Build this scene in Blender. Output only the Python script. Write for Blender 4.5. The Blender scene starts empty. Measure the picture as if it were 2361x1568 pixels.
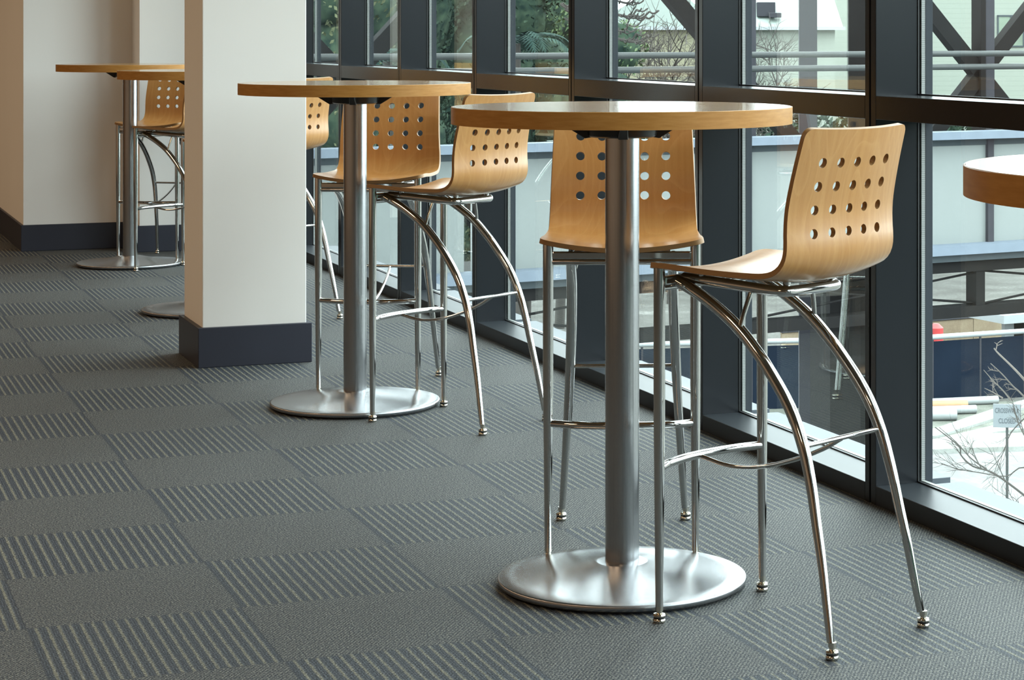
import bpy, bmesh, math, random
from mathutils import Vector, Matrix
random.seed(7)
S = bpy.context.scene
COL = S.collection
PI = math.pi

# ---------------------------------------------------------------- camera, world, lights, exposure
F_PX, CX, HY, EYE, YAW = 5098.25, 1603.12, 77.24, 1.22976, 0.394597
cam_d = bpy.data.cameras.new('camera'); cam = bpy.data.objects.new('camera', cam_d); COL.objects.link(cam)
cam.location = (0, 0, EYE); cam.rotation_euler = (PI/2, 0, -YAW)
cam_d.sensor_fit = 'HORIZONTAL'; cam_d.sensor_width = 36; cam_d.lens = F_PX*36/2361
cam_d.shift_x = (1180.5-CX)/2361; cam_d.shift_y = (HY-784)/2361
cam_d.clip_start = .05; cam_d.clip_end = 600
S.camera = cam

world = bpy.data.worlds.new('overcast'); S.world = world; world.use_nodes = True
wn = world.node_tree; wn.nodes.clear()
w_out = wn.nodes.new('ShaderNodeOutputWorld'); w_bg = wn.nodes.new('ShaderNodeBackground')
w_tc = wn.nodes.new('ShaderNodeTexCoord'); w_sep = wn.nodes.new('ShaderNodeSeparateXYZ'); w_ramp = wn.nodes.new('ShaderNodeValToRGB')
wn.links.new(w_tc.outputs['Generated'], w_sep.inputs[0]); wn.links.new(w_sep.outputs['Z'], w_ramp.inputs[0])
w_ramp.color_ramp.elements[0].position = 0.0; w_ramp.color_ramp.elements[0].color = (.62, .70, .76, 1)
w_ramp.color_ramp.elements[1].position = .7; w_ramp.color_ramp.elements[1].color = (.86, .95, 1.0, 1)
wn.links.new(w_ramp.outputs[0], w_bg.inputs[0]); wn.links.new(w_bg.outputs[0], w_out.inputs[0])
w_bg.inputs[1].default_value = 10.5

def area(name, loc, rot, sx, sy, power, col, portal=False):
    l = bpy.data.lights.new(name, 'AREA'); l.shape = 'RECTANGLE'; l.size = sx; l.size_y = sy; l.energy = power; l.color = col
    o = bpy.data.objects.new(name, l); COL.objects.link(o); o.location = loc; o.rotation_euler = rot
    if portal: l.cycles.is_portal = True
    return o
WARM = (1.0, .70, .43)
for k, (lx, ly, pw) in enumerate(((-1.6, 3.0, 37), (-1.6, 6.5, 37), (-1.6, 10.0, 37), (-1.6, 13.5, 37), (-1.6, 17.0, 37), (-1.6, -1.5, 37))):
    area('ceiling_lamp', (lx, ly, 2.98), (0, 0, 0), .9, .9, pw, WARM)
W = 2.65                                   # room face of the window wall
area('window_portal', (W+.42, 3.0, 1.55), (0, PI/2, 0), 3.1, 19.4, 1, (1, 1, 1), True)
S.view_settings.view_transform = 'Standard'; S.view_settings.look = 'None'; S.view_settings.gamma = 1
S.view_settings.use_curve_mapping = False; S.view_settings.exposure = 0.34
S.cycles.use_denoising = True; S.cycles.max_bounces = 8; S.cycles.diffuse_bounces = 4; S.cycles.glossy_bounces = 4
S.cycles.transparent_max_bounces = 12; S.cycles.sample_clamp_indirect = 6; S.cycles.caustics_reflective = False; S.cycles.caustics_refractive = False

# ---------------------------------------------------------------- material helpers
class MT:
    def __init__(s, name):
        s.m = bpy.data.materials.new(name); s.m.use_nodes = True; s.t = s.m.node_tree
        s.b = s.t.nodes['Principled BSDF']; s.out = s.t.nodes['Material Output']
    def n(s, typ, **kw):
        x = s.t.nodes.new('ShaderNode'+typ)
        for k, v in kw.items():
            if k.startswith('i_'):
                k = k[2:]; k = int(k) if k.isdigit() else k
                x.inputs[k].default_value = v
            else: setattr(x, k, v)
        return x
    def l(s, a, b): s.t.links.new(a, b)
    def math(s, op, a, b=None, c=None):
        x = s.t.nodes.new('ShaderNodeMath'); x.operation = op
        for i, v in enumerate((a, b, c)):
            if v is None: continue
            if isinstance(v, (int, float)): x.inputs[i].default_value = v
            else: s.l(v, x.inputs[i])
        return x.outputs[0]
    def mix(s, f, a, b, blend='MIX'):
        x = s.t.nodes.new('ShaderNodeMix'); x.data_type = 'RGBA'; x.blend_type = blend
        for i, v in ((0, f), (6, a), (7, b)):
            if isinstance(v, (int, float)): x.inputs[i].default_value = v
            elif isinstance(v, tuple): x.inputs[i].default_value = v if len(v) == 4 else (*v, 1)
            else: s.l(v, x.inputs[i])
        return x.outputs[2]
    def ramp(s, f, pts):
        x = s.t.nodes.new('ShaderNodeValToRGB'); e = x.color_ramp.elements
        while len(e) < len(pts): e.new(.5)
        for q, (p, c) in zip(e, pts): q.position = p; q.color = (*c, 1) if len(c) == 3 else c
        s.l(f, x.inputs[0]); return x.outputs[0]
    def set(s, **kw):
        for k, v in kw.items():
            k = {'col': 'Base Color', 'rough': 'Roughness', 'metal': 'Metallic', 'spec': 'Specular IOR Level', 'coat': 'Coat Weight', 'coatr': 'Coat Roughness', 'aniso': 'Anisotropic'}.get(k, k)
            i = s.b.inputs[k]
            if isinstance(v, tuple): i.default_value = (*v, 1) if len(v) == 3 else v
            elif isinstance(v, (int, float)): i.default_value = v
            else: s.l(v, i)
        return s
    def bump(s, h, strength=.2, dist=.001):
        x = s.n('Bump'); x.inputs['Strength'].default_value = strength; x.inputs['Distance'].default_value = dist
        s.l(h, x.inputs['Height']); s.l(x.outputs[0], s.b.inputs['Normal'])
def obj_noise(m, scale, detail=3, sc=None, coord='Object'):
    tc = m.n('TexCoord'); src = tc.outputs[coord]
    if sc:
        mp = m.n('Mapping'); mp.inputs['Scale'].default_value = sc; m.l(src, mp.inputs[0]); src = mp.outputs[0]
    nz = m.n('TexNoise'); nz.inputs['Scale'].default_value = scale; nz.inputs['Detail'].default_value = detail
    m.l(src, nz.inputs['Vector']); return nz.outputs['Fac']
def flat(name, col, rough=.6, metal=0, spec=.5, var=.06, nscale=6, bump=0):
    m = MT(name); f = obj_noise(m, nscale, 4)
    lo = tuple(max(0, c*(1-var)) for c in col); hi = tuple(min(1, c*(1+var)) for c in col)
    m.set(col=m.ramp(f, [(.3, lo), (.7, hi)]), rough=rough, metal=metal, spec=spec)
    if bump: m.bump(obj_noise(m, nscale*20, 2), bump)
    return m.m

# ---------------------------------------------------------------- materials
TILE, TOX, TOY = .44167, .92203, 6.07273
def carpet():
    m = MT('carpet_tiles'); tc = m.n('TexCoord'); sp = m.n('SeparateXYZ'); m.l(tc.outputs['Object'], sp.inputs[0])
    X, Y = sp.outputs[0], sp.outputs[1]
    u = m.math('DIVIDE', m.math('SUBTRACT', X, TOX), TILE); v = m.math('DIVIDE', m.math('SUBTRACT', Y, TOY), TILE)
    ch = m.math('FLOORED_MODULO', m.math('ADD', m.math('FLOOR', u), m.math('FLOOR', v)), 2.0)
    def noise(scale, detail, sc=(1, 1, 1)):
        mp = m.n('Mapping'); mp.inputs['Scale'].default_value = sc; m.l(tc.outputs['Object'], mp.inputs[0])
        nz = m.n('TexNoise'); nz.inputs['Scale'].default_value = scale; nz.inputs['Detail'].default_value = detail; nz.inputs['Roughness'].default_value = .7
        m.l(mp.outputs[0], nz.inputs['Vector']); return nz.outputs['Fac']
    yarn = noise(1.0, 2, (240, 160, 1))           # loop size speckle
    fine = noise(1.0, 2, (620, 420, 1))
    wob = noise(1.0, 3, (110, 34, 1)); slow = noise(1.4, 2)
    def spread(v, k, c=.5): return m.math('ADD', c, m.math('MULTIPLY', m.math('SUBTRACT', v, .5), k))
    # striped tile: ribs run along Y
    fu = m.math('SUBTRACT', u, m.math('FLOOR', u))
    ph = m.math('FRACT', m.math('ADD', m.math('MULTIPLY', fu, 19.45), m.math('MULTIPLY', m.math('SUBTRACT', wob, .5), .30)))
    def band(c, w, soft=.05):
        d = m.math('ABSOLUTE', m.math('SUBTRACT', ph, c)); mr = m.n('MapRange'); mr.inputs[1].default_value = w+soft; mr.inputs[2].default_value = w-soft
        m.l(d, mr.inputs[0]); return mr.outputs[0]
    tan = band(.80, .125, .07); dark = m.math('MAXIMUM', m.math('MAXIMUM', band(.16, .045), band(.40, .05)), band(.60, .03))
    stripe = m.mix(dark, (.112, .128, .145), (.034, .043, .060)); stripe = m.mix(tan, stripe, (.315, .300, .225))
    g = m.math('MAXIMUM', m.math('ADD', spread(yarn, 4.6, 1.0), spread(fine, 2.4, 0.0)), .12)
    cmb = m.n('CombineColor'); [m.l(g, cmb.inputs[i]) for i in range(3)]
    stripe = m.mix(1.0, stripe, cmb.outputs[0], 'MULTIPLY')
    # woven tile: light loops in staggered rows over a dark ground
    row = m.math('FLOOR', m.math('DIVIDE', Y, .0062)); stag = m.math('MULTIPLY', m.math('FLOORED_MODULO', row, 2.0), .0042)
    wx = m.math('SINE', m.math('MULTIPLY', m.math('ADD', m.math('ADD', X, stag), m.math('MULTIPLY', wob, .004)), 2*PI/.0084))
    wy = m.math('ABSOLUTE', m.math('SINE', m.math('MULTIPLY', Y, PI/.0062)))
    loop = m.math('ADD', m.math('MULTIPLY', wx, .26), m.math('MULTIPLY', wy, .17))
    loop = m.math('ADD', m.math('ADD', loop, spread(yarn, 2.7, .40)), spread(fine, 1.3, 0.0))
    weave = m.ramp(loop, [(.12, (.020, .026, .042)), (.40, (.078, .088, .098)), (.62, (.150, .154, .148)), (.98, (.44, .43, .36))])
    col = m.mix(ch, weave, stripe)
    g2 = m.math('ADD', .94, m.math('MULTIPLY', slow, .12)); c2 = m.n('CombineColor'); [m.l(g2, c2.inputs[i]) for i in range(3)]
    col = m.mix(1.0, col, c2.outputs[0], 'MULTIPLY')
    # seams between tiles
    fv = m.math('SUBTRACT', v, m.math('FLOOR', v))
    e = m.math('MINIMUM', m.math('MINIMUM', fu, m.math('SUBTRACT', 1.0, fu)), m.math('MINIMUM', fv, m.math('SUBTRACT', 1.0, fv)))
    seam = m.n('MapRange'); seam.inputs[1].default_value = .007; seam.inputs[2].default_value = .001; m.l(e, seam.inputs[0])
    col = m.mix(m.math('MULTIPLY', seam.outputs[0], .35), col, (.035, .04, .048))
    m.set(col=m.mix(1.0, col, (.495, .505, .53), 'MULTIPLY'), rough=.62, spec=.22)
    m.bump(m.math('ADD', loop, m.math('MULTIPLY', tan, .15)), .45, .0015)
    return m.m
def wood_shell(name, base, dark, light, rough=.32):
    m = MT(name); uv = m.n('UVMap'); oi = m.n('ObjectInfo')
    cm = m.n('CombineXYZ'); m.l(m.math('MULTIPLY', oi.outputs['Random'], 9.0), cm.inputs[0]); m.l(m.math('MULTIPLY', oi.outputs['Random'], 5.0), cm.inputs[1])
    add = m.n('VectorMath', operation='ADD'); m.l(uv.outputs[0], add.inputs[0]); m.l(cm.outputs[0], add.inputs[1])
    def nz(scale, sc, det=3):
        mp = m.n('Mapping'); mp.inputs['Scale'].default_value = sc; m.l(add.outputs[0], mp.inputs[0])
        q = m.n('TexNoise'); q.inputs['Scale'].default_value = scale; q.inputs['Detail'].default_value = det; m.l(mp.outputs[0], q.inputs['Vector']); return q.outputs['Fac']
    big = nz(1.0, (5.5, 1.9, 1), 1); fig = m.math('FRACT', m.math('MULTIPLY', big, 17.0))
    line = m.ramp(fig, [(0, (1, 1, 1)), (.08, (0, 0, 0)), (.8, (0, 0, 0)), (1, (.8, .8, .8))])
    fleck = nz(1.0, (900, 70, 1), 2); streak = nz(1.0, (70, 3, 1), 3)
    col = m.mix(m.ramp(streak, [(.3, (0, 0, 0)), (.7, (1, 1, 1))]), dark, light)
    col = m.mix(.55, col, base)
    col = m.mix(m.math('MULTIPLY', line, .62), col, light)
    col = m.mix(m.ramp(fleck, [(.56, (0, 0, 0)), (.74, (.55, .55, .55))]), col, dark)
    m.set(col=col, rough=rough, spec=.5); m.b.inputs['Coat Weight'].default_value = .25; m.b.inputs['Coat Roughness'].default_value = .2
    return m.m
def ply_edge():
    m = MT('ply_edge'); uv = m.n('UVMap'); sp = m.n('SeparateXYZ'); m.l(uv.outputs[0], sp.inputs[0])
    s = m.math('FRACT', m.math('MULTIPLY', sp.outputs[2], 3.5))
    f = obj_noise(m, 90, 2)
    tc = m.n('UVMap'); tc.uv_map = 'plies'; sq = m.n('SeparateXYZ'); m.l(tc.outputs[0], sq.inputs[0])
    s = m.math('FRACT', m.math('MULTIPLY', sq.outputs[0], 4.0))
    col = m.ramp(s, [(0, (.17, .08, .028)), (.45, (.17, .08, .028)), (.55, (.40, .225, .085)), (1, (.40, .225, .085))])
    col = m.mix(m.math('MULTIPLY', f, .3), col, (.30, .16, .06)); m.set(col=col, rough=.45); return m.m
def laminate(name, base, dark, rough, radial=False, coat=0.0):
    m = MT(name); a = obj_noise(m, 1.0, 3, (9, 110, 30)); b = obj_noise(m, 1.0, 2, (260, 900, 900))
    if radial:
        a = obj_noise(m, 1.0, 3, (22, 22, 160)); b = obj_noise(m, 1.0, 2, (500, 500, 120))
    col = m.mix(m.ramp(a, [(.3, (0, 0, 0)), (.72, (1, 1, 1))]), dark, base)
    col = m.mix(m.ramp(b, [(.5, (0, 0, 0)), (.75, (.25, .25, .25))]), col, dark)
    m.set(col=col, rough=rough, spec=.5 if coat else .3); m.b.inputs['Coat Weight'].default_value = coat; m.b.inputs['Coat Roughness'].default_value = .08
    return m.m
def brushed(name, col, rough, mode):
    m = MT(name)
    n = obj_noise(m, 1.0, 3, (14, 14, 900) if mode == 'pole' else (30, 30, 30))
    if mode == 'pole': n2 = obj_noise(m, 1.0, 2, (500, 500, 3))
    else:
        tc = m.n('TexCoord'); sp = m.n('SeparateXYZ'); m.l(tc.outputs['Object'], sp.inputs[0])
        r = m.math('SQRT', m.math('ADD', m.math('MULTIPLY', sp.outputs[0], sp.outputs[0]), m.math('MULTIPLY', sp.outputs[1], sp.outputs[1])))
        cx = m.n('CombineXYZ'); m.l(m.math('MULTIPLY', r, 260.0), cx.inputs[0]); q = m.n('TexNoise'); q.inputs['Scale'].default_value = 1; m.l(cx.outputs[0], q.inputs['Vector']); n2 = q.outputs['Fac']
    c = m.ramp(n2, [(.3, tuple(x*.95 for x in col)), (.7, tuple(min(1, x*1.03) for x in col))])
    rr = m.math('ADD', rough, m.math('MULTIPLY', m.math('SUBTRACT', n2, .5), .08))
    m.set(col=c, rough=rr if mode == 'pole' else rough, metal=1.0, aniso=.45 if mode == 'pole' else .75)
    tg = m.n('Tangent'); tg.direction_type = 'RADIAL'; tg.axis = 'Z'; m.l(tg.outputs[0], m.b.inputs['Tangent'])
    if mode == 'pole': m.bump(n, .10, .0002)
    return m.m
def chrome():
    m = MT('chrome'); f = obj_noise(m, 14, 2)
    m.set(col=(.58, .575, .56), metal=1.0, rough=m.math('ADD', .045, m.math('MULTIPLY', f, .05))); return m.m
def glass(name, tint, ior=1.5, dust=.0018):
    m = MT(name); m.t.nodes.remove(m.b)
    tr = m.n('BsdfTransparent'); tr.inputs[0].default_value = (*tint, 1); gl = m.n('BsdfGlossy'); gl.inputs['Roughness'].default_value = 0.0; gl.inputs[0].default_value = (.95, 1, .98, 1)
    fr = m.n('Fresnel'); ge = m.n('NewGeometry'); m.l(m.math('ADD', ior, m.math('MULTIPLY', ge.outputs['Backfacing'], 1/ior-ior)), fr.inputs[0])
    mx = m.n('MixShader'); m.l(fr.outputs[0], mx.inputs[0]); m.l(tr.outputs[0], mx.inputs[1]); m.l(gl.outputs[0], mx.inputs[2])
    df = m.n('BsdfDiffuse'); df.inputs[0].default_value = (.8, .85, .85, 1)
    f = obj_noise(m, 60, 6); d = m.ramp(f, [(.5, (dust*.4,)*3), (.78, (dust*2.2,)*3)])
    m2 = m.n('MixShader'); m.l(d, m2.inputs[0]); m.l(mx.outputs[0], m2.inputs[1]); m.l(df.outputs[0], m2.inputs[2]); m.l(m2.outputs[0], m.out.inputs[0])
    return m.m
def spacer_mat():
    m = MT('glazing_spacer'); tc = m.n('TexCoord'); sp = m.n('SeparateXYZ'); m.l(tc.outputs['Object'], sp.inputs[0])
    d = m.math('FRACT', m.math('MULTIPLY', sp.outputs[2], 200.0)); c = m.ramp(d, [(0, (.18, .19, .19)), (.35, (.18, .19, .19)), (.45, (.33, .34, .33)), (1, (.33, .34, .33))])
    m.set(col=c, rough=.5, spec=.3); return m.m

M = {}
M['carpet'] = carpet()
M['paint'] = flat('wall_paint', (.80, .782, .757), .75, var=.01, nscale=2, bump=.03)
M['ceiling'] = flat('ceiling_paint', (.30, .26, .21), .9, var=.02)
M['panelling'] = flat('brown_wall_panelling', (.30, .165, .085), .5, var=.15, nscale=1)
M['skirting'] = flat('skirting_paint', (.026, .028, .042), .42, spec=.35, var=.04, nscale=3)
M['frame'] = flat('frame_paint', (.0130, .0150, .0185), .22, spec=.30, var=.04, nscale=3)
M['sill'] = flat('dusty_sill_paint', (.018, .022, .027), .38, spec=.22, var=.1, nscale=9)
M['gasket'] = flat('black_gasket', (.012, .013, .015), .5)
M['spacer'] = spacer_mat()
M['outframe'] = flat('outer_frame_paint', (.028, .033, .041), .5, spec=.2, var=.04)
M['outsill'] = flat('outer_sill_paint', (.075, .088, .105), .5, spec=.3, var=.04)
M['glass'] = glass('window_glass', (.84, .87, .845))
M['wood'] = wood_shell('beech_veneer', (.50, .240, .073), (.41, .177, .046), (.57, .30, .107))
M['ply'] = ply_edge()
M['top'] = laminate('maple_laminate_top', (.47, .27, .10), (.39, .20, .065), .22, coat=.6)
M['edge'] = laminate('maple_edge_band', (.45, .225, .060), (.37, .17, .038), .38, radial=True)
M['pole'] = brushed('brushed_steel_pole', (.42, .424, .435), .22, 'pole')
M['base'] = brushed('brushed_steel_base', (.36, .365, .38), .27, 'disc')
M['chrome'] = chrome()
M['black'] = flat('black_cast_iron', (.012, .012, .013), .35, var=.1)
M['rubber'] = flat('black_rubber', (.01, .01, .01), .6)
M['brass'] = flat('nickel_glide', (.60, .57, .50), .16, metal=1)

# ---------------------------------------------------------------- mesh helpers
def box(bm, a, b, mi=0):
    x0, y0, z0 = a; x1, y1, z1 = b
    v = [bm.verts.new(p) for p in ((x0,y0,z0),(x1,y0,z0),(x1,y1,z0),(x0,y1,z0),(x0,y0,z1),(x1,y0,z1),(x1,y1,z1),(x0,y1,z1))]
    for f in ((0,3,2,1),(4,5,6,7),(0,1,5,4),(1,2,6,5),(2,3,7,6),(3,0,4,7)):
        bm.faces.new([v[i] for i in f]).material_index = mi
def link(name, bm, mats, parent=None, smooth=None, bevel=0, loc=None):
    me = bpy.data.meshes.new(name); bm.normal_update(); bm.to_mesh(me); bm.free()
    for m in (mats if isinstance(mats, (list, tuple)) else [mats]): me.materials.append(m)
    if smooth is not None:
        for p in me.polygons: p.use_smooth = True
        me.set_sharp_from_angle(angle=math.radians(smooth))
    o = bpy.data.objects.new(name, me); COL.objects.link(o)
    if parent: o.parent = parent
    if loc: o.location = loc
    if bevel:
        b = o.modifiers.new('bevel', 'BEVEL'); b.width = bevel; b.segments = 2; b.limit_method = 'ANGLE'; b.angle_limit = math.radians(40)
    return o
def tag(o, label=None, cat=None, group=None, kind=None):
    if label: o['label'] = label
    if cat: o['category'] = cat
    if group: o['group'] = group
    if kind: o['kind'] = kind
    return o
def empty(name, loc=(0,0,0), rz=0):
    o = bpy.data.objects.new(name, None); COL.objects.link(o); o.location = loc; o.rotation_euler = (0,0,rz); o.empty_display_size = .1; return o
def struct(name, a, b, mat, bevel=0, parent=None, label=None):
    bm = bmesh.new(); box(bm, a, b); o = link(name, bm, mat, parent, bevel=bevel)
    if not parent: o['kind'] = 'structure'
    if label: o['label'] = label
    return o
def lathe(bm, prof, seg=64, mi=0, c=(0,0)):
    rings = []
    for r, z in prof:
        if r < 1e-6: rings.append([bm.verts.new((c[0], c[1], z))])
        else: rings.append([bm.verts.new((c[0]+r*math.cos(2*PI*i/seg), c[1]+r*math.sin(2*PI*i/seg), z)) for i in range(seg)])
    for a, b in zip(rings, rings[1:]):
        for i in range(seg):
            j = (i+1) % seg
            if len(a) == 1 and len(b) == 1: continue
            if len(a) == 1: f = (a[0], b[j], b[i])
            elif len(b) == 1: f = (a[i], a[j], b[0])
            else: f = (a[i], a[j], b[j], b[i])
            bm.faces.new(f).material_index = mi
    bmesh.ops.recalc_face_normals(bm, faces=bm.faces)
def smooth_path(pts, n):
    P = [Vector(p) for p in pts]; P = [P[0]*2-P[1]]+P+[P[-1]*2-P[-2]]; out = []
    for i in range(1, len(P)-2):
        for k in range(n):
            t = k/n; a, b, c, d = P[i-1:i+3]
            out.append(.5*((2*b)+(c-a)*t+(2*a-5*b+4*c-d)*t*t+(3*b-a-3*c+d)*t**3))
    out.append(P[-2]); return out
def tube(bm, path, rad, seg=20, mi=0, cap=True, closed=False):
    P = [Vector(p) for p in path]; n = len(P); R = rad if callable(rad) else (lambda i, p: rad)
    def tan(i):
        if closed: return (P[(i+1) % n]-P[i-1]).normalized()
        return (P[min(i+1, n-1)]-P[max(i-1, 0)]).normalized()
    t0 = tan(0); up = Vector((0,0,1)) if abs(t0.z) < .9 else Vector((1,0,0)); N = (up-t0*up.dot(t0)).normalized(); rings = []
    for i in range(n):
        t = tan(i); N = (N-t*N.dot(t)).normalized(); B = t.cross(N); r = R(i, P[i])
        rings.append([bm.verts.new(P[i]+(N*math.cos(2*PI*k/seg)+B*math.sin(2*PI*k/seg))*r) for k in range(seg)])
    for i in range(n if closed else n-1):
        a, b = rings[i], rings[(i+1) % n]
        for k in range(seg): bm.faces.new((a[k], a[(k+1) % seg], b[(k+1) % seg], b[k])).material_index = mi
    if cap and not closed:
        bm.faces.new(list(reversed(rings[0]))).material_index = mi; bm.faces.new(rings[-1]).material_index = mi
def tube_obj(name, path, rad, mat, parent, seg=20, **kw):
    bm = bmesh.new(); tube(bm, path, rad, seg, **kw); bmesh.ops.recalc_face_normals(bm, faces=bm.faces); return link(name, bm, mat, parent, smooth=50)
def copy_tree(o, parent=None):
    c = o.copy(); COL.objects.link(c); c.parent = parent
    for ch in list(o.children): copy_tree(ch, c)
    return c

# ---------------------------------------------------------------- the room
ENDY, CEIL = 12.67, 3.1
struct('floor', (-5, -7.5, -.12), (W+.10, 22, 0), M['carpet'], label='grey carpet tiles alternating striped and woven')
struct('ceiling', (-5, -7.5, CEIL), (W+.16, 22, CEIL+.12), M['ceiling'])
struct('wall_left', (-5.15, -7.5, 0), (-5, 22, CEIL), M['panelling'])
struct('wall_back', (-5, -7.65, 0), (W+.16, -7.5, CEIL), M['panelling'])
struct('wall_far', (-5, 22, 0), (1.2826, 22.15, CEIL), M['panelling'])
struct('wall_right', (1.2976, 12.985, 0), (2.5, 22, CEIL), M['paint'])
struct('baseboard_right', (1.2826, 12.97, 0), (1.92, 22, .148), M['skirting'], .003)
struct('wall_end', (1.896, ENDY+.015, 0), (W+.02, 12.99, CEIL), M['paint'])
struct('baseboard_end', (1.88, ENDY, 0), (W-.003, 12.98, .148), M['skirting'], .003)
struct('pillar', (1.4363+.018, 8.195+.018, 0), (1.8585-.018, 8.60-.0, CEIL), M['paint'], .003, label='cream square pillar beside the window wall')
struct('baseboard_pillar', (1.4363, 8.195, 0), (1.8585, 8.62, .147), M['skirting'], .0025, label='dark grey skirting around the pillar')

JOINTS = [5.173, 6.339, 7.527, 8.725, 9.906, 11.063, 12.24]
k = 5.173
while k > -6.3: k -= 1.18; JOINTS.insert(0, k)
ZT, ZB, ZT2 = 1.0675, 1.0051, 2.95
DG = .127
def bay(n, ya, yb):
    """one window bay: posts halves at both ends, sill, rail and two panes"""
    w = empty('window_%d' % n, (W, ya, 0)); w['kind'] = 'structure'
    y0, y1 = 0.0, yb-ya; a, b = .033-.007, .029
    def part(name, boxes, mat, bevel=0):
        bm = bmesh.new()
        for p, q in boxes: box(bm, p, q)
        return link(name, bm, mat, w, bevel=bevel)
    part('mullion', [((0, y0+.004, 0), (DG, y0+.029, CEIL)), ((0, y1-.033, 0), (DG, y1-.004, CEIL))], M['frame'], .0015)
    part('gasket', [((.006, y0-.0042, 0), (DG, y0+.0042, CEIL)), ((DG-.004, y0+.029, .05), (DG-.0, y0+.033, CEIL)), ((DG-.004, y1-.036, .05), (DG, y1-.033, CEIL)),
                    ((DG-.004, y0+.03, .049), (DG+.004, y1-.034, .0535)), ((DG-.004, y0+.03, ZT-.002), (DG+.003, y1-.034, ZT+.004))], M['gasket'])
    part('sill', [((0, y0+.029, 0), (DG, y1-.033, .05))], M['sill'], .0015)
    part('transom', [((0, y0+.029, ZB), (DG, y1-.033, ZT)), ((0, y0+.029, ZT2), (DG, y1-.033, CEIL))], M['frame'], .0015)
    part('spacer', [((DG+.008, y0+.020, .05), (DG+.019, y0+.029, CEIL)), ((DG+.008, y1-.033, .05), (DG+.019, y1-.024, CEIL)),
                    ((DG+.008, y0+.029, .046), (DG+.019, y1-.033, .054)), ((DG+.008, y0+.029, ZT-.006), (DG+.019, y1-.033, ZT+.002))], M['spacer'])
    part('outer_frame', [((DG+.019, y0-.0, -.1), (DG+.041, y0+.030, CEIL)), ((DG+.019, y1-.034, -.1), (DG+.041, y1, CEIL)),
                         ((DG+.019, y0+.03, ZB), (DG+.045, y1-.034, ZT-.012)), ((DG+.019, y0+.03, ZT2), (DG+.045, y1-.034, CEIL))], M['outframe'], .001)
    part('outer_sill', [((DG+.019, y0+.03, -.1), (DG+.13, y1-.034, .042))], M['outsill'], .001)
    part('lower_pane', [((DG, y0+.018, .045), (DG+.006, y1-.02, ZB+.02))], M['glass'])
    part('upper_pane', [((DG, y0+.018, ZT-.02), (DG+.006, y1-.02, ZT2+.02))], M['glass'])
    return w
for n, (ya, yb) in enumerate(zip(JOINTS, JOINTS[1:])): bay(n+1, ya, yb)
struct('trim_1', (W, JOINTS[-1]+.004, 0), (W+DG, ENDY+.015, CEIL), M['frame'])
struct('trim_2', (W, -7.5, 0), (W+DG, JOINTS[0]-.004, CEIL), M['frame'])

# ---------------------------------------------------------------- bar stool
PROFILE = [(-.020,.7480),(.05,.7470),(.12,.7430),(.19,.7415),(.25,.7420),(.285,.7438),(.310,.7505),(.328,.7640),(.338,.7830),(.3405,.805),(.3395,.83),(.3400,.86),(.3435,.89),(.352,.93),(.362,.97),(.3725,1.008),(.3825,1.043)]
def make_profile():
    pts = smooth_path([(0, y, z) for y, z in PROFILE], 16); L = [0]
    for a, b in zip(pts, pts[1:]): L.append(L[-1]+(b-a).length)
    def at(s):
        s = min(max(s, 0), L[-1]); lo, hi = 0, len(L)-1
        while hi-lo > 1:
            m = (lo+hi)//2
            if L[m] <= s: lo = m
            else: hi = m
        t = (s-L[lo])/(L[hi]-L[lo]); p = pts[lo].lerp(pts[hi], t)
        a, b = pts[max(lo-2, 0)], pts[min(hi+2, len(pts)-1)]; d = (b-a).normalized()
        return p, Vector((0, -d.z, d.y))         # normal towards the sitter
    return at, L[-1], pts, L
prof_at, PLEN, prof_pts, prof_L = make_profile()
def s_of_z(z):
    for p, s in zip(prof_pts, prof_L):
        if p.y > .3 and p.z >= z: return s
def half_w(s):
    t = s/PLEN
    w = .192-.010*min(1, s/.36) if s < .36 else .182-.012*((s-.36)/(PLEN-.36))
    rf, rb = .024, .020
    if s < rf: w -= rf-math.sqrt(max(0, rf*rf-(rf-s)**2))
    if s > PLEN-rb: w -= rb-math.sqrt(max(0, rb*rb-(rb-(PLEN-s))**2))
    return w
TH = .0057
def shell_point(x, s):
    w0 = .192-.010*min(1, s/.36) if s < .36 else .182-.012*((s-.36)/(PLEN-.36))
    p, n = prof_at(s); c = .018*(1-(x/w0)**2)
    if s < .05: c *= 1.0+.25*(1-s/.05)
    return Vector((x, p.y, p.z))-n*c
def shell_normal(x, s):
    e = .001; s0, s1 = max(s-e, 0), min(s+e, PLEN)
    a = shell_point(x+e, s)-shell_point(x-e, s); b = shell_point(x, s1)-shell_point(x, s0)
    return a.cross(b).normalized()
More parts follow.
